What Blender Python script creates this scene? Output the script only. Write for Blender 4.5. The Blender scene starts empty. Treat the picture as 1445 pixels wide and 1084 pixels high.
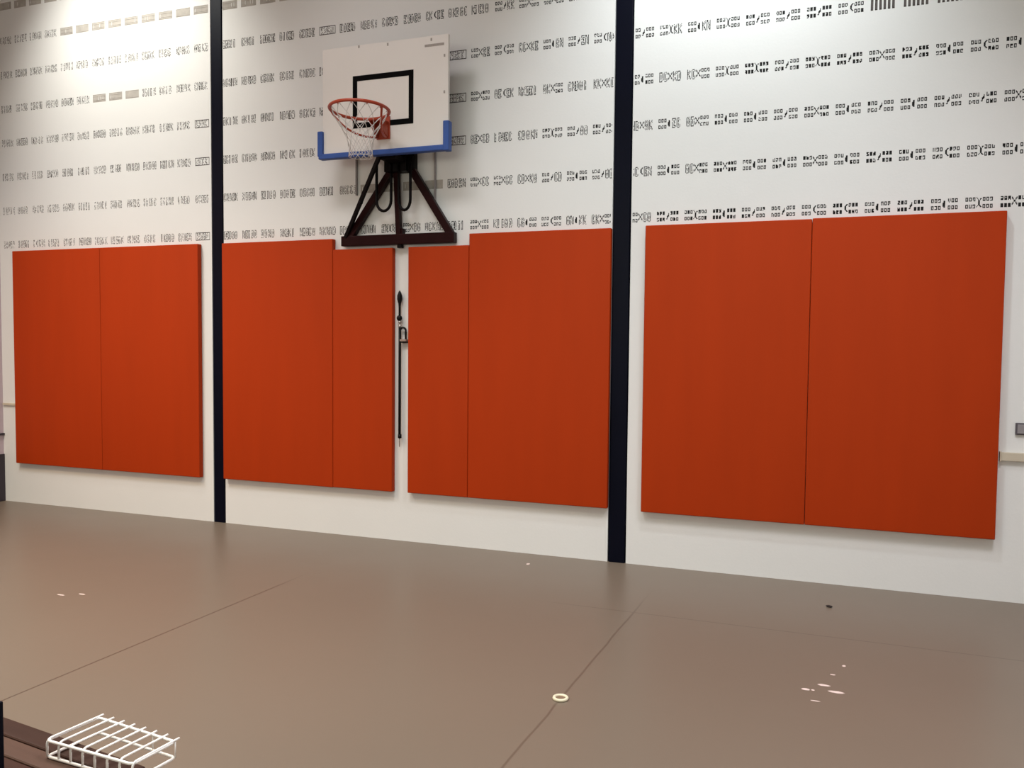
import bpy, bmesh, math, random
from mathutils import Vector, Matrix

# ------------------------------------------------------------------ camera
C = bpy.context.scene.collection
SC = bpy.context.scene
F_PX, YAW, PITCH, ROLL = 1188.35, -0.3553, -0.0487, 0.0094
cam_d = bpy.data.cameras.new('camera')
cam = bpy.data.objects.new('camera', cam_d)
C.objects.link(cam)
cy, sy, cp, sp = math.cos(YAW), math.sin(YAW), math.cos(PITCH), math.sin(PITCH)
fw = Vector((sy*cp, cy*cp, sp)); r0 = Vector((cy, -sy, 0)); u0 = r0.cross(fw)
rt = r0*math.cos(ROLL) + u0*math.sin(ROLL)
up = u0*math.cos(ROLL) - r0*math.sin(ROLL)
M = Matrix((rt, up, -fw)).transposed().to_4x4()
M.translation = Vector((0, -5.937, 1.5854))
cam.matrix_world = M
cam_d.sensor_width = 36
cam_d.lens = F_PX/1445*36
cam_d.clip_start = 0.05
SC.camera = cam

# ------------------------------------------------------------------ light and exposure
SC.view_settings.view_transform = 'Standard'
SC.view_settings.look = 'None'
SC.view_settings.gamma = 1
SC.view_settings.use_curve_mapping = False
SC.view_settings.exposure = 0.0
w = bpy.data.worlds.new('world'); SC.world = w; w.use_nodes = True
w.node_tree.nodes['Background'].inputs[0].default_value = (1, 1, 1, 1)
w.node_tree.nodes['Background'].inputs[1].default_value = 0.3
CEIL = 5.6
def lamp(x, y, z, power, size=(0.6, 0.6), col=(1, .98, .95), spread=180):
    l = bpy.data.lights.new('ceiling_or_fill_light', 'AREA'); l.shape = 'RECTANGLE'
    l.size, l.size_y = size; l.energy = power; l.color = col; l.spread = math.radians(spread)
    o = bpy.data.objects.new('ceiling_or_fill_light', l); C.objects.link(o); o.location = (x, y, z)
    return o
def spot(x, y, z, tx, tz, power, cone, col, soft=.12):
    l = bpy.data.lights.new('wall_spotlight', 'SPOT'); l.energy = power; l.color = col
    l.spot_size = math.radians(cone); l.spot_blend = 1.0; l.shadow_soft_size = soft
    o = bpy.data.objects.new('wall_spotlight', l); C.objects.link(o); o.location = (x, y, z)
    o.rotation_euler = (Vector((tx, 0, tz)) - Vector((x, y, z))).to_track_quat('-Z', 'Y').to_euler()
spot(-6.0, -1.7, CEIL-.1, -5.85, 3.9, 366, 78, (1, 1, .93))
spot(-0.7, -1.7, CEIL-.1, -0.65, 3.4, 385, 84, (.88, .96, 1))
spot(-3.4, -2.6, CEIL-.1, -3.4, 2.7, 165, 76, (1, .95, .98), .45)
lamp(-6.0, -4.6, CEIL-.08, 165, (1.2, 1.2), (1, .72, .42), 125)
lamp(-2.5, -4.6, CEIL-.08, 50, (1.2, 1.2), (.7, .95, 1), 125)
lamp(-6.0, -3.0, CEIL-.08, 92, (1.2, 1.2), (.9, .95, 1), 110)
lamp(-2.5, -3.0, CEIL-.08, 60, (1.2, 1.2), (1, 1, .97), 110)
lamp(1.2, -3.0, CEIL-.08, 100, (1.2, 1.2), (.95, .94, 1), 110)
for x in (-6.0, -2.5, 1.2): lamp(x, -8.8, CEIL-.08, 24, (1.2, 1.2), (.9, .96, 1), 140)
# added fill light behind the camera to brighten the lower back wall
l = lamp(-2.2, -10.3, 3.0, 125, (8, 1.6), (.97, 1, .85), 180)
l.rotation_euler = (math.radians(90), 0, 0)

# ------------------------------------------------------------------ helpers
def new_obj(name, bm, mats, parent=None, smooth=False):
    me = bpy.data.meshes.new(name)
    bm.normal_update()
    bm.to_mesh(me); bm.free()
    for m in (mats if isinstance(mats, (list, tuple)) else [mats]): me.materials.append(m)
    if smooth:
        for p in me.polygons: p.use_smooth = True
    o = bpy.data.objects.new(name, me); C.objects.link(o)
    if parent: o.parent = parent
    return o
def tag(o, label, cat, group=None):
    o['label'] = label; o['category'] = cat
    if group: o['group'] = group
    return o
def empty(name, loc, label, cat, group=None):
    o = bpy.data.objects.new(name, None); C.objects.link(o); o.location = loc
    o.empty_display_size = .1
    return tag(o, label, cat, group)
def box(bm, x0, x1, y0, y1, z0, z1, bev=0, seg=2, mat=0):
    vs = [bm.verts.new((x, y, z)) for x in (x0, x1) for y in (y0, y1) for z in (z0, z1)]
    q = [(0, 1, 3, 2), (4, 6, 7, 5), (0, 4, 5, 1), (2, 3, 7, 6), (0, 2, 6, 4), (1, 5, 7, 3)]
    fs = [bm.faces.new([vs[i] for i in f]) for f in q]
    for f in fs: f.material_index = mat
    if bev:
        es = list({e for f in fs for e in f.edges})
        bmesh.ops.bevel(bm, geom=es, offset=bev, segments=seg, affect='EDGES', profile=.6)
    return fs
def tube(bm, pts, r, n=10, closed=False, cap=True, flat=None):
    """round tube through points; r may be a list; flat = second radius for an oval section"""
    pts = [Vector(p) for p in pts]; N = len(pts)
    rs = r if isinstance(r, (list, tuple)) else [r]*N
    rings = []; ref = None
    for i, p in enumerate(pts):
        a = pts[i-1] if (i > 0 or closed) else p
        b = pts[(i+1) % N] if (i < N-1 or closed) else p
        t = (b-a).normalized()
        if ref is None:
            ref = Vector((0, 0, 1)) if abs(t.z) < .9 else Vector((1, 0, 0))
        s = t.cross(ref).normalized(); v = s.cross(t).normalized(); ref = v
        rings.append([bm.verts.new(p + s*math.cos(2*math.pi*k/n)*rs[i] + v*math.sin(2*math.pi*k/n)*(flat or rs[i])) for k in range(n)])
    for i in range(N if closed else N-1):
        A, B = rings[i], rings[(i+1) % N]
        for k in range(n):
            bm.faces.new((A[k], A[(k+1) % n], B[(k+1) % n], B[k]))
    if cap and not closed:
        bm.faces.new(rings[0][::-1]); bm.faces.new(rings[-1])
    bmesh.ops.recalc_face_normals(bm, faces=bm.faces[:])
def beam(bm, p0, p1, wd, dp, bev=.004, updir=(0, 1, 0)):
    """square bar from p0 to p1"""
    p0, p1 = Vector(p0), Vector(p1); d = p1-p0; L = d.length; d.normalize()
    y = Vector(updir); y = (y - d*y.dot(d)).normalized(); x = y.cross(d)
    b2 = bmesh.new(); box(b2, -wd/2, wd/2, -dp/2, dp/2, 0, L, bev, 2)
    m = Matrix((x, y, d)).transposed().to_4x4(); m.translation = p0
    bmesh.ops.transform(b2, matrix=m, verts=b2.verts)
    me = bpy.data.meshes.new('tmp'); b2.to_mesh(me); b2.free(); bm.from_mesh(me); bpy.data.meshes.remove(me)
def arc(p0, c, p1, n=10):
    p0, c, p1 = Vector(p0), Vector(c), Vector(p1)
    return [p0*(1-t)**2 + c*2*t*(1-t) + p1*t*t for t in [i/n for i in range(n+1)]]

def lin(c):
    return tuple((v/255/12.92 if v/255 <= .04045 else ((v/255+.055)/1.055)**2.4) for v in c) + (1,)
def mat(name, rgb, rough=.5, metal=0, spec=.5, noise=0, nscale=6, bump=0, bscale=80, coat=0, stretch=(1, 1, 1)):
    m = bpy.data.materials.new(name); m.use_nodes = True
    nt = m.node_tree; b = nt.nodes['Principled BSDF']; L = nt.links
    b.inputs['Base Color'].default_value = lin(rgb)
    b.inputs['Roughness'].default_value = rough
    b.inputs['Metallic'].default_value = metal
    b.inputs['Specular IOR Level'].default_value = spec
    b.inputs['Coat Weight'].default_value = coat
    tc = nt.nodes.new('ShaderNodeTexCoord'); mp = nt.nodes.new('ShaderNodeMapping')
    mp.inputs['Scale'].default_value = stretch
    L.new(tc.outputs['Object'], mp.inputs[0])
    n = nt.nodes.new('ShaderNodeTexNoise'); n.inputs['Scale'].default_value = nscale; n.inputs['Detail'].default_value = 4
    L.new(mp.outputs[0], n.inputs['Vector'])
    r = nt.nodes.new('ShaderNodeMapRange'); r.inputs[1].default_value = .3; r.inputs[2].default_value = .7
    r.inputs[3].default_value = 1-noise; r.inputs[4].default_value = 1+noise
    L.new(n.outputs[0], r.inputs[0])
    mx = nt.nodes.new('ShaderNodeVectorMath'); mx.operation = 'SCALE'
    mx.inputs[0].default_value = lin(rgb)[:3]; L.new(r.outputs[0], mx.inputs['Scale'])
    L.new(mx.outputs[0], b.inputs['Base Color'])
    if bump:
        n2 = nt.nodes.new('ShaderNodeTexNoise'); n2.inputs['Scale'].default_value = bscale; n2.inputs['Detail'].default_value = 3
        L.new(mp.outputs[0], n2.inputs['Vector'])
        bp = nt.nodes.new('ShaderNodeBump'); bp.inputs['Strength'].default_value = bump; bp.inputs['Distance'].default_value = .01
        L.new(n2.outputs[0], bp.inputs['Height']); L.new(bp.outputs[0], b.inputs['Normal'])
    return m

PAINT = mat('white_wall_paint', (226, 225, 222), .55, noise=.012, nscale=1.5, bump=.06, bscale=60)
CAVITY = mat('perforation_dark', (26, 25, 24), .8, noise=.2)
CAVITY_MID = mat('perforation_brown_grey', (92, 84, 80), .8, noise=.2)
CAVITY_PALE = mat('perforation_pale_grey', (174, 168, 160), .8, noise=.12, nscale=20)
NAVY = mat('navy_column_paint', (5, 7, 22), .4, spec=.1, noise=.1, nscale=3, bump=.05, bscale=20)
VINYL = mat('orange_vinyl', (171, 54, 11), .6, spec=.12, noise=.03, nscale=2.5, bump=.10, bscale=5, stretch=(3, 1, .35))
MAROON = mat('dark_maroon_steel', (34, 5, 6), .4, spec=.12, noise=.15, nscale=12)
BLACKSTEEL = mat('black_steel', (9, 4, 5), .45, spec=.12, noise=.15, nscale=20)
BOARD = mat('white_backboard_laminate', (228, 223, 217), .35, noise=.01, nscale=4)
BLACKPAINT = mat('black_target_paint', (4, 4, 4), .8, spec=.1, noise=.1)
BLUEPAD = mat('blue_foam_padding', (44, 80, 152), .55, noise=.06, nscale=10)
RIM = mat('orange_rim_paint', (166, 62, 34), .45, noise=.08, nscale=14)
NET = mat('white_net_cord', (205, 200, 196), .8, noise=.12, nscale=40)
GREYSTEEL = mat('grey_steel', (140, 134, 134), .45, metal=.1, noise=.06, nscale=14)
STICKER = mat('grey_label', (158, 150, 142), .6, noise=.08, nscale=60)
BLACKPLASTIC = mat('black_plastic', (6, 5, 6), .5, spec=.2, noise=.15, nscale=30)
CHROME = mat('worn_chrome', (170, 165, 160), .3, metal=.8, noise=.1, nscale=40)
BEIGE = mat('beige_trunking', (196, 184, 164), .5, noise=.05, nscale=14)
GREYBOX = mat('grey_socket_plastic', (138, 132, 134), .5, noise=.05, nscale=30)
WIRE = mat('white_coated_wire', (250, 244, 238), .35, noise=.03, nscale=60)
WOOD_A = mat('dark_brown_slat', (59, 38, 30), .55, spec=.15, noise=.12, nscale=3, bump=.06, bscale=30, stretch=(1, 12, 12))
WOOD_B = mat('light_brown_slat', (85, 62, 52), .55, spec=.15, noise=.1, nscale=3, bump=.06, bscale=30, stretch=(1, 12, 12))
WOOD_C = mat('reddish_brown_slat', (61, 37, 29), .55, spec=.15, noise=.12, nscale=3, bump=.06, bscale=30, stretch=(1, 12, 12))
CREAM = mat('cream_plastic', (222, 212, 184), .5, noise=.06, nscale=60)
BROWN = mat('brown_insert', (120, 98, 78), .6, noise=.1, nscale=60)
MAUVE = mat('mauve_wall_paint', (196, 178, 186), .6, noise=.03, nscale=2)
DARKSKIRT = mat('dark_purple_skirting', (50, 40, 50), .5, noise=.08, nscale=3)
CEILPAINT = mat('ceiling_paint', (120, 118, 116), .8, noise=.02, nscale=2)
SPECK = mat('dark_debris', (30, 18, 14), .8, noise=.2, nscale=90)

# ------------------------------------------------------------------ floor
XL, XR, YB = -7.48, 3.2, -10.5
def floor_mat():
    m = bpy.data.materials.new('taupe_vinyl_floor'); m.use_nodes = True
    nt = m.node_tree; b = nt.nodes['Principled BSDF']; L = nt.links; N = nt.nodes.new
    tc = N('ShaderNodeTexCoord'); sep = N('ShaderNodeSeparateXYZ'); L.new(tc.outputs['Object'], sep.inputs[0])
    def mth(op, a, bb=None, c=None):
        n = N('ShaderNodeMath'); n.operation = op
        for i, v in enumerate((a, bb, c)):
            if v is None: continue
            if isinstance(v, (int, float)): n.inputs[i].default_value = v
            else: L.new(v, n.inputs[i])
        return n.outputs[0]
    def noise(scale, detail=3):
        n = N('ShaderNodeTexNoise'); n.inputs['Scale'].default_value = scale; n.inputs['Detail'].default_value = detail
        L.new(tc.outputs['Object'], n.inputs['Vector']); return n.outputs[0]
    X, Y = sep.outputs[0], sep.outputs[1]
    wob = mth('MULTIPLY', mth('SUBTRACT', noise(2.2), .5), .05)
    def smooth(v, a, c):   # 1 at v<=a, 0 at v>=c
        n = N('ShaderNodeMapRange'); n.interpolation_type = 'SMOOTHSTEP'
        n.inputs[1].default_value = a; n.inputs[2].default_value = c; n.inputs[3].default_value = 1; n.inputs[4].default_value = 0
        L.new(v, n.inputs[0]); return n.outputs[0]
    def seam(coord, pos, slope, other, half):
        d = mth('ABSOLUTE', mth('SUBTRACT', mth('SUBTRACT', coord, mth('MULTIPLY', other, slope)), pos))
        return smooth(d, half*.3, half)
    Xw = mth('ADD', X, mth('MULTIPLY', wob, .5))
    sa = mth('MULTIPLY', seam(X, -3.245, .028, Y, .007), mth('MULTIPLY', smooth(Y, -1.5, -1.0), .7))
    sb = mth('MULTIPLY', seam(Xw, -.985, .034, Y, .008), mth('MULTIPLY', smooth(Y, -1.2, -.5), .42))
    sc = mth('MULTIPLY', seam(Y, -1.09, -.01, X, .007), mth('MULTIPLY', mth('SUBTRACT', 1, smooth(X, -1.7, -1.3)), .42))
    seams = mth('MAXIMUM', mth('MAXIMUM', sa, sb), sc)
    # small pale elliptical marks with noisy edges
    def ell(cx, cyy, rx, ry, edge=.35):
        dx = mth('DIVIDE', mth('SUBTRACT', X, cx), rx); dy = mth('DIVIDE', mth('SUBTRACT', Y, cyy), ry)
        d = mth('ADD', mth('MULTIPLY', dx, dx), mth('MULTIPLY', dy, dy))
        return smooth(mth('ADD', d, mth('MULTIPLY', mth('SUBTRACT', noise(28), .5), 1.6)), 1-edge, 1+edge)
    pale_marks = None
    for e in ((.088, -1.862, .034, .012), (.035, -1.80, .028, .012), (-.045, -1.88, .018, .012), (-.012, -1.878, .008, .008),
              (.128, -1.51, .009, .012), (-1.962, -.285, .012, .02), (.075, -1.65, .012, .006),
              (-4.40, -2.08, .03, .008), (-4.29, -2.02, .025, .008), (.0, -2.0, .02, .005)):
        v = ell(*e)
        pale_marks = v if pale_marks is None else mth('MAXIMUM', pale_marks, v)
    base = N('ShaderNodeMix'); base.data_type = 'RGBA'
    base.inputs[6].default_value = lin((111, 99, 86)); base.inputs[7].default_value = lin((118, 104, 91))
    L.new(noise(.55, 2), base.inputs[0])
    m1 = N('ShaderNodeMix'); m1.data_type = 'RGBA'; m1.inputs[7].default_value = lin((66, 48, 38))
    L.new(seams, m1.inputs[0]); L.new(base.outputs[2], m1.inputs[6])
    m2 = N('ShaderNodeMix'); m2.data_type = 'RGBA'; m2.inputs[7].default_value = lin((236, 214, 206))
    L.new(mth('MULTIPLY', pale_marks, .85), m2.inputs[0]); L.new(m1.outputs[2], m2.inputs[6])
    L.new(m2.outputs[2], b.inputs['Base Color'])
    rr = N('ShaderNodeMapRange'); rr.inputs[3].default_value = .32; rr.inputs[4].default_value = .40
    L.new(noise(1.3), rr.inputs[0]); L.new(rr.outputs[0], b.inputs['Roughness'])
    b.inputs['Specular IOR Level'].default_value = .26
    bp = N('ShaderNodeBump'); bp.inputs['Strength'].default_value = .04; bp.inputs['Distance'].default_value = .01
    L.new(noise(6), bp.inputs['Height']); L.new(bp.outputs[0], b.inputs['Normal'])
    return m
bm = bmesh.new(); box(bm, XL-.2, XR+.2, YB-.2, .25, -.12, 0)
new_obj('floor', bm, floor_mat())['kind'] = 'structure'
bm = bmesh.new(); box(bm, XL-.2, XR+.2, YB-.2, .25, CEIL, CEIL+.12)
new_obj('ceiling', bm, CEILPAINT)['kind'] = 'structure'
bm = bmesh.new(); box(bm, XL-.15, XL, YB-.15, .25, 0, CEIL)
new_obj('wall_left', bm, MAUVE)['kind'] = 'structure'
bm = bmesh.new(); box(bm, XR, XR+.15, YB-.15, .25, 0, CEIL)
new_obj('wall_right', bm, PAINT)['kind'] = 'structure'
bm = bmesh.new(); box(bm, XL, XR, YB-.15, YB, 0, CEIL)
new_obj('wall_front', bm, PAINT)['kind'] = 'structure'
bm = bmesh.new(); box(bm, XL, XL+.012, YB, -.001, 0, .46, .003); box(bm, XL, XL+.018, YB, -.001, .645, .665, .003)
new_obj('baseboard_left', bm, DARKSKIRT)['kind'] = 'structure'

# ------------------------------------------------------------------ perforated wall at the back, three bays between the columns
rnd = random.Random(7)
PZ = .0062
def blank(): return [[0]*30 for _ in range(11)]
def ring(g, c, r, wd, h, hollow=True, miss=0):
    for i in range(h):
        for j in range(wd):
            e = i in (0, h-1) or j in (0, wd-1)
            if (e or not hollow) and rnd.random() >= miss and 0 <= c+j < 30 and 0 <= r+i < 11: g[r+i][c+j] = 1
GL = {  # 5 x 11 tall strokes
 'I': ['###', '#.#', '#.#', '#.#', '#.#', '#.#', '#.#', '#.#', '#.#', '#.#', '###'],
 'D': ['####.', '#..#.', '#...#', '#.#.#', '#.#.#', '#.#.#', '#.#.#', '#.#.#', '#...#', '#..#.', '####.'],
 'N': ['##..#', '##..#', '#.#.#', '#.#.#', '#.#.#', '#..##', '#.#.#', '#.#.#', '#.#.#', '#..##', '#...#'],
 'M': ['.#.#.', '#.#.#', '#.#.#', '#...#', '#.#.#', '##.##', '#.#.#', '#.#.#', '#...#', '#.#.#', '.#.#.'],
 'C': ['.###.', '#...#', '#.#.#', '#.#..', '#.#..', '#.#..', '#.#..', '#.#.#', '#.#.#', '#...#', '.###.'],
 'K': ['#...#', '#..#.', '#.#.#', '##.#.', '#.#..', '##...', '#.#..', '#.##.', '#..#.', '#.#.#', '#...#'],
 'E': ['#####', '#...#', '#.###', '#.#..', '#.##.', '#..#.', '#.##.', '#.#..', '#.###', '#...#', '#####'],
}
def put(g, c, ch, miss=0):
    for i, row in enumerate(GL[ch]):
        for j, v in enumerate(row):
            if v == '#' and c+j < 30 and rnd.random() >= miss: g[i][c+j] = 1
def centre(g, kind):
    P = {'bar': ['......', '......', '..##..', '..##..', '.###..', '.###..', '.###..', '.###..', '..##..', '......', '......'],
         ')(': ['#.....', '.#..##', '..#.#.', '..##..', '..##..', '..##..', '..##..', '..##..', '.#.##.', '#...##', '......'],
         'x': ['......', '#....#', '##..##', '.#..#.', '..##..', '..##..', '.#..#.', '##..##', '#....#', '......', '......'],
         '/': ['......', '......', '....#.', '....#.', '...##.', '..###.', '..##..', '..#...', '.##...', '......', '......'],
         '(': ['......', '....##', '...##.', '..##..', '..##..', '..##..', '..##..', '...##.', '....##', '......', '......'],
         'none': ['......']*11}[kind]
    for i, r in enumerate(P):
        for j, v in enumerate(r):
            if v == '#': g[i][12+j] = 1
def dots(g, side, solid=.15, miss=.0):
    for q in range(3):
        for r in (0, 7):
            ring(g, side + q*4, r, 3, 4, rnd.random() >= solid, miss)
def group(style):
    g = blank()
    if style == 'dots':
        s = rnd.choice([.05, .05, .1, .8]); dots(g, 0, s, .05); dots(g, 19, s, .05)
        centre(g, rnd.choice(['bar', 'bar', '/', '/', ')(', '(', 'x']))
    elif style == 'mix':
        for side in (0, 19):
            t = rnd.random()
            if t < .5: dots(g, side, .05, .08)
            else:
                put(g, side, rnd.choice('DNMCKE'), .06); put(g, side+6, rnd.choice('DNMCKE'), .06)
        centre(g, rnd.choice(['x', 'x', ')(', '/', '(', 'bar']))
    elif style == 'tall':
        c = 0
        while c < 27:
            put(g, c, rnd.choice('DDINMCKE'), .1); c += rnd.choice((5, 6, 6, 7))
    elif style == 'thin':
        c = 0
        while c < 27:
            put(g, c, rnd.choice('DIIINMCK'), .26); c += rnd.choice((5, 6, 6, 7))
    elif style == 'frame':
        ring(g, 0, 0, 30, 11); c = 3
        while c < 24:
            put(g, c, rnd.choice('DNMK'), .3); c += 6
    elif style == 'block':
        ring(g, 0, 0, 30, 11, False)
        for q in range(3, 27, 5):
            if rnd.random() < .3:
                for i in range(3, 8): g[i][q] = 0
    elif style == 'bars':
        for q in range(0, 30, 5): ring(g, q, 0, 3, 11, False)
    return g
verts, faces, fm = [], [], []
def quad(a, b, c, d, m):
    n = len(verts); verts.extend((a, b, c, d)); faces.append((n, n+1, n+2, n+3)); fm.append(m)
def wallq(x0, x1, z0, z1, y=0, m=0): quad((x0, y, z0), (x1, y, z0), (x1, y, z1), (x0, y, z1), m)
ROW0, ROWS, NK = 2.4802, .32, 9
def bay(x0, x1, start, pitch, pick):
    cw = .0050
    zlast = 0
    for k in range(NK):
        zc = ROW0 + k*ROWS
        zb = zc - 5.5*PZ
        wallq(x0, x1, zlast, zb); zlast = zb + 11*PZ
        gs = []
        i = 0
        while start + i*pitch - 15*cw < x1 - .002:
            xc = start + i*pitch
            style, m = pick(k, xc)
            gs.append((xc - 15*cw, group(style), m)); i += 1
        for r in range(11):
            za, zt = zb + (10-r)*PZ, zb + (11-r)*PZ
            cur = x0
            for gx, g, m in gs:
                c = 0
                while c < 30:
                    if not g[r][c]: c += 1; continue
                    e = c
                    while e < 30 and g[r][e]: e += 1
                    a, b_ = gx + c*cw, gx + e*cw
                    c = e
                    if a < x0 + .003 or b_ > x1 - .003: continue
                    wallq(cur, a, za, zt); cur = b_
                    dp = .002 if m == 3 else .006
                    wallq(a, b_, za, zt, dp, m)
                    quad((a, 0, za), (a, dp, za), (a, dp, zt), (a, 0, zt), m)
                    quad((b_, dp, za), (b_, 0, za), (b_, 0, zt), (b_, dp, zt), m)
                    if r == 0 or r == 10 or not all(g[r-1][c0] for c0 in range(int(round((a-gx)/cw)), e)):
                        quad((a, 0, zt), (a, dp, zt), (b_, dp, zt), (b_, 0, zt), m)
                    if r == 10 or not all(g[r+1][c0] for c0 in range(int(round((a-gx)/cw)), e)):
                        quad((a, dp, za), (a, 0, za), (b_, 0, za), (b_, dp, za), m)
            wallq(cur, x1, za, zt)
    wallq(x0, x1, zlast, CEIL)
    # returns into the column recess
    for x in (x0, x1):
        quad((x, 0, 0), (x, .16, 0), (x, .16, CEIL), (x, 0, CEIL), 0)
def pick_left(k, x):
    if k >= 6 and x > -6.6: return 'block', 3
    if k >= 7: return 'block', 3
    if k == 4 and -6.35 < x < -5.75: return 'block', 3
    if x > -5.2 and rnd.random() < .35: return 'frame', 2
    return ('thin', 2) if rnd.random() < .8 else ('tall', 2)
def pick_mid(k, x):
    if k >= 6: return 'block', 3
    if k == 1 and -3.6 < x < -2.75: return 'block', 3
    if x < -3.3:
        return (('frame', 2) if rnd.random() < .08 else ('tall', 2)) if k > 0 else ('tall', 2)
    if -2.75 < x < -2.5 and k in (2, 3, 4): return 'frame', 2
    if x < -2.2: return rnd.choice([('tall', 1), ('mix', 1)])
    return ('mix', 1) if rnd.random() < .8 else ('tall', 1)
def pick_right(k, x):
    if k >= 5: return 'bars', 2
    if k == 4 and x > .1: return 'bars', 2
    if x < -.7: return ('mix', 1) if rnd.random() < .7 else ('dots', 1)
    return 'dots', 1
bay(XL, -4.970, -7.348, .1903, pick_left)
bay(-4.843, -1.449, -4.765, .1905, pick_mid)
bay(-1.313, XR, -1.2480, .1925, pick_right)
# masonry behind the face, coloured dark for shade in the column gaps
for (x0, x1) in ((XL, XR),):
    quad((x0, .16, 0), (x1, .16, 0), (x1, .16, CEIL), (x0, .16, CEIL), 1)
me = bpy.data.meshes.new('wall_back'); me.from_pydata(verts, [], faces)
for m in (PAINT, CAVITY, CAVITY_MID, CAVITY_PALE): me.materials.append(m)
me.polygons.foreach_set('material_index', fm); me.update()
wb = bpy.data.objects.new('wall_back', me); C.objects.link(wb); wb['kind'] = 'structure'

# ------------------------------------------------------------------ columns standing in the gaps between the bays
def column(x0, x1, label):
    bm = bmesh.new()
    g = .010
    box(bm, x0+g, x1-g, -.004, .012, 0, CEIL, .003)               # front flange
    box(bm, (x0+x1)/2-.006, (x0+x1)/2+.006, .012, .12, 0, CEIL)    # web
    box(bm, x0+g, x1-g, .12, .135, 0, CEIL, .003)                 # rear flange
    box(bm, x0+.001, x1-.001, .02, .03, 0, CEIL)                  # dark plate standing in for shade in the side gaps
    o = new_obj('steel_column', bm, NAVY)
    return tag(o, label, 'column', 'navy columns in the back wall')
column(-4.970, -4.843, 'dark navy steel column between the far left pads and the hoop bay, greyish sheen near its top')
column(-1.449, -1.313, 'wide dark navy steel column to the right of the basketball hoop, nearest to the big right-hand pads')

# ------------------------------------------------------------------ orange wall pads
def pad(x0, x1, z0, z1, label, notch=None):
    bm = bmesh.new()
    y0, y1 = -.05, -.0006
    box(bm, x0, x1, y0, y1, z0, z1, .007, 3)
    es = [e for e in bm.edges]
    o = new_obj('wall_pad', bm, VINYL, smooth=False)
    me = o.data
    for p in me.polygons: p.use_smooth = True
    try:
        me.set_sharp_from_angle(angle=math.radians(40))
    except Exception: pass
    return tag(o, label, 'wall pad', 'orange vinyl wall pads on the back wall')
G = .0012
pad(-7.262, -6.181-G, .388, 2.412, 'tall orange vinyl wall pad at the far left end, beside the mauve side wall')
pad(-6.181+G, -5.079, .388, 2.412, 'tall orange vinyl wall pad whose right edge stops short of the left navy column')
pad(-4.826, -3.735-G, .394, 2.408, 'tall orange vinyl wall pad touching the right side of the left navy column')
pad(-3.735+G, -3.192, .396, 2.322, 'narrow lower orange wall pad directly left of the crank pole gap, under the hoop frame')
pad(-3.055, -2.542-G, .398, 2.322, 'narrow lower orange wall pad directly right of the crank pole gap, under the hoop frame')
pad(-2.542+G, -1.446, .398, 2.408, 'tall orange vinyl wall pad touching the left side of the right navy column')
pad(-1.200, -.100-G, .394, 2.415, 'large orange wall pad just right of the right navy column')
pad(-.100+G, 1.018, .394, 2.419, 'large orange wall pad at the far right end of the back wall')

# ------------------------------------------------------------------ trunking, socket
bm = bmesh.new(); box(bm, 1.030, XR-.002, -.022, -.0005, .885, .938, .003); box(bm, 1.030, 1.040, -.026, -.0005, .88, .943, .002)
tag(new_obj('cable_trunking', bm, BEIGE), 'beige horizontal trunking strip running right from the rightmost pad', 'trunking')
bm = bmesh.new(); box(bm, XL+.012, -7.275, -.016, -.0005, .936, .958, .003)
tag(new_obj('cable_trunking', bm, BEIGE), 'short thin trunking strip at the left edge beside the leftmost pad', 'trunking')
t = empty('wall_socket', (1.185, -.001, 1.086), 'small grey rectangular wall socket at the right edge above the trunking', 'socket')
bm = bmesh.new(); box(bm, -.073, .073, -.012, 0, -.037, .037, .003); new_obj('back_box', bm, mat('dark_grey_plastic', (84, 78, 84), .5), t)
bm = bmesh.new(); box(bm, -.064, .064, -.018, -.012, -.028, .028, .002); new_obj('face_plate', bm, GREYBOX, t)

# ------------------------------------------------------------------ basketball hoop
HX = -3.132
hoop = empty('basketball_hoop', (HX, 0, 2.4), 'wall mounted basketball hoop with white backboard, blue edge padding and dark steel frame', 'basketball hoop')
hoop_inv = Matrix.Translation((-HX, 0, -2.4))
def hpart(name, bm, m, parent=None, smooth=False):
    """geometry is given in room coordinates and stored relative to the hoop"""
    bmesh.ops.transform(bm, matrix=hoop_inv, verts=bm.verts)
    return new_obj(name, bm, m, parent or hoop, smooth)
# backboard
bm = bmesh.new(); box(bm, -3.662, -2.606, -.300, -.272, 2.99, 3.812, .003)
board = hpart('backboard', bm, BOARD)
bm = bmesh.new()
x0, x1, z0, z1 = -3.397, -2.886, 3.195, 3.585; tw = .040
box(bm, x0, x1, -.3025, -.2995, z1-tw, z1); box(bm, x0, x1, -.3025, -.2995, z0, z0+tw)
box(bm, x0, x0+tw-.002, -.3025, -.2995, z0+tw, z1-tw); box(bm, x1-tw+.002, x1, -.3025, -.2995, z0+tw, z1-tw)
hpart('target_square', bm, BLACKPAINT, board)['label'] = 'black painted square outline'
bm = bmesh.new()   # padding: bottom strip and two upturned ends
box(bm, -3.697, -3.652, -.325, -.262, 3.0, 3.192, .008, 3)
box(bm, -2.636, -2.590, -.325, -.262, 2.975, 3.190, .008, 3)
box(bm, -3.690, -2.594, -.3235, -.263, 2.979, 3.020, .009, 3)
hpart('edge_padding', bm, BLUEPAD, board)['label'] = 'blue foam padding on the lower edge'
bm = bmesh.new(); box(bm, -2.795, -2.640, -.3022, -.2995, 3.735, 3.752)
hpart('sticker', bm, STICKER, board)['label'] = 'thin grey strip near the top right corner'
for (x, z) in ((-3.345, 3.80), (-3.10, 3.79), (-2.742, 3.785), (-2.636, 3.66), (-2.636, 3.40)):
    bm = bmesh.new(); box(bm, x-.006, x+.006, -.3030, -.2995, z-.01, z+.01, .001)
    hpart('bolt', bm, STICKER, board)
bm = bmesh.new()   # board's rear steel frame
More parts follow.
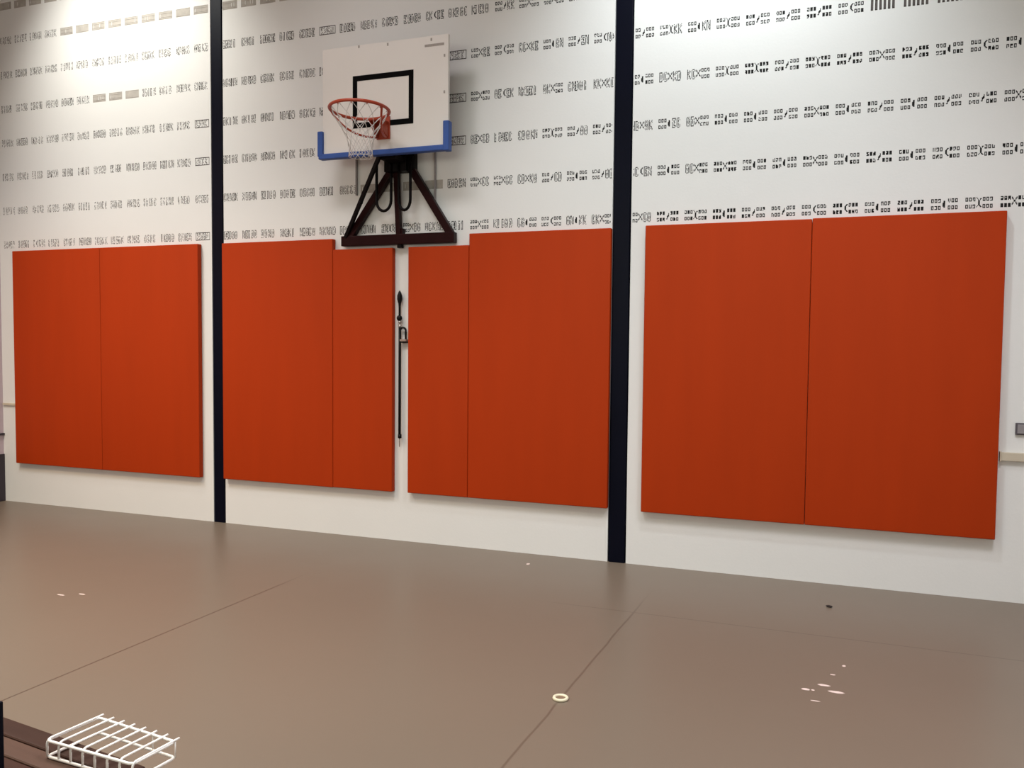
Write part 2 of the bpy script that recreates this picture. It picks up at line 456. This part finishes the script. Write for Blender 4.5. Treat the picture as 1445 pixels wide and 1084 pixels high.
for x in (-3.60, -2.66): box(bm, x-.015, x+.015, -.272, -.242, 3.03, 3.78, .002)
for z in (3.05, 3.40, 3.76): box(bm, -3.60, -2.66, -.272, -.244, z-.015, z+.015, .002)
for x in (-3.25, -3.01): box(bm, x-.02, x+.02, -.272, -.235, 3.05, 3.5, .002)
hpart('rear_frame', bm, GREYSTEEL, board)
# rim
RC = Vector((HX+.002, -.655, 3.222)); RR = .209; TILT = math.radians(3.2)
def rp(a, r=RR, dz=0):
    x, y = r*math.cos(a), r*math.sin(a)
    return RC + Vector((x, y*math.cos(TILT), -y*math.sin(TILT)+dz))
bm = bmesh.new(); tube(bm, [rp(2*math.pi*i/56) for i in range(56)], .0112, 10, True)
rim = hpart('rim', bm, RIM, smooth=True)
bm = bmesh.new()
for s in (-1, 1):
    tube(bm, arc(rp(math.pi/2 - s*math.radians(102), RR, -.004), (HX+s*.13, -.60, 3.05), (HX+s*.035, -.33, 3.105), 14), .008, 8)
hpart('rim_brace', bm, RIM, rim, True)
bm = bmesh.new()
box(bm, HX-.056, HX+.056, -.312, -.3005, 3.095, 3.262, .003)           # plate on the board
box(bm, HX-.050, HX+.050, -.455, -.312, 3.208, 3.219, .002)          # top plate reaching the ring
for s in (-1, 1):                                                   # side gussets
    v = [Vector((HX+s*.042, y, z)) for y, z in ((-.312, 3.11), (-.312, 3.21), (-.45, 3.21), (-.36, 3.12))]
    a = [bm.verts.new(p + Vector((-.004, 0, 0))) for p in v]; b = [bm.verts.new(p + Vector((.004, 0, 0))) for p in v]
    bm.faces.new(a); bm.faces.new(b[::-1])
    for i in range(4): bm.faces.new((a[i], b[i], b[(i+1) % 4], a[(i+1) % 4]))
bmesh.ops.recalc_face_normals(bm, faces=bm.faces[:])
hpart('rim_bracket', bm, RIM, rim)
for i in range(12):   # net hooks
    a = 2*math.pi*(i+.5)/12
    bm = bmesh.new()
    tube(bm, [rp(a, RR, -.006), rp(a, RR-.006, -.020), rp(a, RR-.012, -.012)], .0028, 6)
    hpart('net_hook', bm, RIM, rim, True)
# net: crossing diagonal cords
bm = bmesh.new()
prof = [(0, .202), (.06, .176), (.12, .138), (.18, .104), (.24, .085), (.30, .083), (.335, .086)]
def nr(d):
    for (a, ra), (b, rb) in zip(prof, prof[1:]):
        if d <= b: return ra + (rb-ra)*(d-a)/(b-a)
    return prof[-1][1]
lv = [0, .062, .120, .172, .218, .262, .300, .330]
def npnt(i2, l):   # half-step index
    a = math.pi*2*i2/24
    p = rp(a, nr(lv[l])); return Vector((p.x + .012*lv[l]/.33, p.y, p.z*(1-min(1, lv[l]*4)) + RC.z*min(1, lv[l]*4) - lv[l]))
for i in range(12):
    for s in (-1, 1):
        pts = [npnt(2*i+1+s*l, l) for l in range(len(lv))]
        tube(bm, pts, .0024, 5)
tube(bm, [npnt(i, 7) for i in range(24)], .0022, 5, True)
hpart('net', bm, NET, smooth=True)
# dark wall frame
bm = bmesh.new()
box(bm, -3.650, -2.662, -.062, -.002, 2.345, 2.425, .006)
hpart('base_bar', bm, MAROON)
bm = bmesh.new(); box(bm, HX-.018, HX+.018, -.055, -.01, 2.318, 2.345, .003); hpart('stop_block', bm, BLACKSTEEL)
for a, b_, wd in (((-3.590, -.035, 2.40), (-3.160, -.035, 2.985), .050), ((-2.690, -.035, 2.40), (-3.075, -.035, 2.985), .056)):
    bm = bmesh.new(); beam(bm, a, b_, wd, .05); hpart('diagonal_strut', bm, MAROON)
bm = bmesh.new(); beam(bm, (-3.140, -.04, 2.42), (-3.166, -.04, 2.95), .040, .04); box(bm, -3.165, -3.105, -.05, -.004, 2.42, 2.47, .004)
hpart('centre_post', bm, MAROON)
bm = bmesh.new(); beam(bm, (HX-.490, -.045, 2.40), (-3.178, -.262, 3.01), .030, .026)
hpart('outrigger_strut', bm, BLACKSTEEL)
bm = bmesh.new(); bmesh.ops.create_icosphere(bm, subdivisions=2, radius=.016, matrix=Matrix.Translation((-3.415, -.15, 2.665)))
hpart('clevis_knob', bm, BLACKSTEEL, None, True)
bm = bmesh.new()
box(bm, -3.255, -3.005, -.075, -.002, 2.905, 3.015, .004); box(bm, -3.225, -3.05, -.10, -.002, 2.90, 3.09, .004)
box(bm, -3.19, -3.06, -.245, -.075, 2.96, 3.0, .004); box(bm, -3.075, -3.0, -.06, -.002, 2.90, 3.06, .004)
hpart('pivot_box', bm, BLACKSTEEL)
for x0, x1, zb in ((-3.305, -3.178, 2.60), (-3.112, -3.012, 2.60)):
    bm = bmesh.new(); xm, hw = (x0+x1)/2, (x1-x0)/2
    pts = [(x0, -.1, 2.99), (x0, -.1, 2.85), (x0, -.1, 2.72)] + [(xm - hw*math.cos(t), -.1, 2.68 - .08*math.sin(t)) for t in [math.pi*i/10 for i in range(11)]] + [(x1, -.1, 2.72), (x1, -.1, 2.85), (x1, -.1, 2.96)]
    tube(bm, pts, .0115, 8); hpart('hanging_strap', bm, BLACKSTEEL, None, True)
# thin grey frame on the wall behind
for x, z in ((-3.5375, 2.75), (-2.845, 2.64)):
    bm = bmesh.new(); box(bm, x-.006, x+.006, -.02, -.001, z, 3.70, .002); hpart('wall_rail', bm, GREYSTEEL)

# ------------------------------------------------------------------ crank pole in the gap between the narrow pads
px = -3.136
t = empty('crank_pole', (px, -.03, .757), 'long black crank pole hanging on the white wall gap between the two narrow orange pads', 'crank pole')
def cpart(name, bm, m, smooth=True, parent=None):
    bmesh.ops.transform(bm, matrix=Matrix.Translation((-px, .03, -.757)), verts=bm.verts)
    return new_obj(name, bm, m, parent or t, smooth)
bm = bmesh.new(); tube(bm, [(px, -.03, z) for z in (1.700, 1.5, 1.2, .84)], .0105, 12); tube(bm, [(px+.002, -.03, z) for z in (.855, .826)], .0145, 12)
cpart('rod', bm, BLACKPLASTIC)
bm = bmesh.new(); tube(bm, [(px, -.03, .826), (px, -.03, .80), (px, -.03, .757)], [.005, .0045, .003], 8); cpart('tip', bm, CHROME)
bm = bmesh.new(); tube(bm, [(px-.002, -.03, z) for z in (1.988, 1.975, 1.95, 1.92, 1.90, 1.885, 1.86, 1.79)], [.002, .010, .019, .020, .015, .011, .009, .0085], 12, flat=None)
cpart('handle', bm, BLACKPLASTIC)
bm = bmesh.new(); bmesh.ops.create_uvsphere(bm, u_segments=16, v_segments=10, radius=.0225, matrix=Matrix.Translation((px-.004, -.03, 1.772)) @ Matrix.Diagonal((1, .8, 1.05, 1)))
cpart('knob', bm, BLACKPLASTIC)
bm = bmesh.new(); tube(bm, [(px, -.03, z) for z in (1.752, 1.735, 1.733, 1.715, 1.713, 1.695)], [.008, .013, .008, .012, .014, .008], 12); cpart('coupling', bm, CHROME)
bm = bmesh.new()
tube(bm, [(px+.004, -.03, 1.60), (px+.004, -.03, 1.66)] + [(px+.028 - .024*math.cos(a), -.03, 1.675+.022*math.sin(a)) for a in [math.pi*i/8 for i in range(9)]] + [(px+.052, -.03, 1.60)], .008, 10)
sh = cpart('shackle', bm, BLACKPLASTIC)
bm = bmesh.new(); box(bm, px+.006, px+.060, -.045, .0, 1.590, 1.606, .002); cpart('wall_clip', bm, mat('brown_grey_clip', (150, 128, 118), .5), False)
bm = bmesh.new(); box(bm, px+.006, px+.060, -.04, .0, 1.578, 1.589, .002); cpart('clip_base', bm, BLACKPLASTIC, False)

# ------------------------------------------------------------------ small things on the floor
t = empty('floor_socket_cap', (-1.066, -2.404, 0), 'small round cream cap lying on the floor seam in the lower middle', 'floor cap')
bm = bmesh.new(); tube(bm, [(.029*math.cos(2*math.pi*i/24), .029*math.sin(2*math.pi*i/24), .006) for i in range(24)], .0075, 8, True); new_obj('rim_ring', bm, CREAM, t, True)
bm = bmesh.new(); bmesh.ops.create_cone(bm, cap_ends=True, segments=24, radius1=.028, radius2=.025, depth=.007, matrix=Matrix.Translation((0, 0, .0035))); new_obj('insert', bm, BROWN, t)
bm = bmesh.new(); bmesh.ops.create_icosphere(bm, subdivisions=2, radius=1, matrix=Matrix.Translation((.063, -.533, .006)) @ Matrix.Rotation(-.5, 4, 'Z') @ Matrix.Diagonal((.020, .012, .006, 1)))
for v in bm.verts: v.co += Vector((rnd.uniform(-1, 1), rnd.uniform(-1, 1), 0))*.002
tag(new_obj('dirt_crumb', bm, SPECK, None, True), 'tiny dark crumb on the floor below the rightmost pad', 'debris')

# ------------------------------------------------------------------ bench, wire basket and post at the bottom left
ang = math.atan2(-.078, .624)
bench = empty('slatted_bench', (-2.30, -4.24, 0), 'low brown slatted wooden bench cut off by the bottom left corner', 'bench')
bench.rotation_euler = (0, 0, ang)
ca, sa_ = math.cos(ang), math.sin(ang)
def bl(x, y):   # room -> bench frame
    dx, dy = x+2.30, y+4.24
    return dx*ca + dy*sa_, -dx*sa_ + dy*ca
yback = bl(-2.10, -4.1235)[1]
xe_ = bl(-1.715, -4.2)[0]
slat = [(0, .072, WOOD_A, xe_), (.076, .146, WOOD_B, xe_), (.150, .222, WOOD_C, xe_)]
for a, b_, m, xe in slat:
    bm = bmesh.new(); box(bm, -.60, xe, yback-b_, yback-a, .390, .420, .008, 3)
    new_obj('slat', bm, m, bench)
for x in (-.50, .40):
    for y in (yback-.04, yback-.19):
        bm = bmesh.new(); box(bm, x-.025, x+.025, y-.025, y+.025, 0, .36, .003); new_obj('leg', bm, WOOD_C, bench)
    bm = bmesh.new(); box(bm, x-.02, x+.02, yback-.215, yback-.01, .36, .390, .003); new_obj('crossbar', bm, WOOD_C, bench)

# basket
FL, BL, BR, FR = [Vector(p) for p in ((-1.999, -4.238, .47), (-1.980, -4.078, .47), (-1.664, -4.115, .47), (-1.677, -4.255, .47))]
bk = empty('wire_basket', (-1.83, -4.17, .4205), 'white coated wire basket lying on the brown bench at the bottom left', 'wire basket')
off = Matrix.Translation((1.83, 4.17, -.4205))
DZ = .045
def bpart(name, bm):
    bmesh.ops.transform(bm, matrix=off, verts=bm.verts); return new_obj(name, bm, WIRE, bk, True)
bm = bmesh.new()
k = .0042
for z in (0, -DZ):
    d = Vector((0, 0, z)); e = Vector((.0, .0, 0))
    loop = []
    P4 = [FL, BL, BR, FR]
    for i in range(4):
        p, q, n_ = P4[i], P4[i-1], P4[(i+1) % 4]
        loop += [p+(q-p).normalized()*.012+d, p+((q-p).normalized()+(n_-p).normalized())*.0035+d, p+(n_-p).normalized()*.012+d]
    tube(bm, loop, k, 8, True)
bpart('rail', bm)
for i in range(8):
    tt = (i+.02)/7.05
    a = FL.lerp(FR, tt); b_ = BL.lerp(BR, tt); dirv = (b_-a).normalized()
    bm = bmesh.new(); up_ = Vector((0, 0, .0035))
    low = Vector((0, 0, -.0455))
    pts = [a+low, a+Vector((0, 0, -.014))] + arc(a+Vector((0, 0, -.014)), a+up_, a+dirv*.014+up_, 5) + [b_+up_, b_+dirv*.016+up_]
    tube(bm, pts, .0034, 7); bpart('cross_wire', bm)
for tt in (.72, 1.0):
    bm = bmesh.new(); p = BL.lerp(BR, tt); tube(bm, [p, p+Vector((0, 0, -DZ))], .0022, 6); bpart('upright_wire', bm)

# navy post
bm = bmesh.new(); box(bm, -2.03, -1.905, -4.53, -4.44, 0, .678, .004)
tag(new_obj('navy_post', bm, NAVY), 'short dark navy post at the left edge of the picture in front of the bench', 'post')
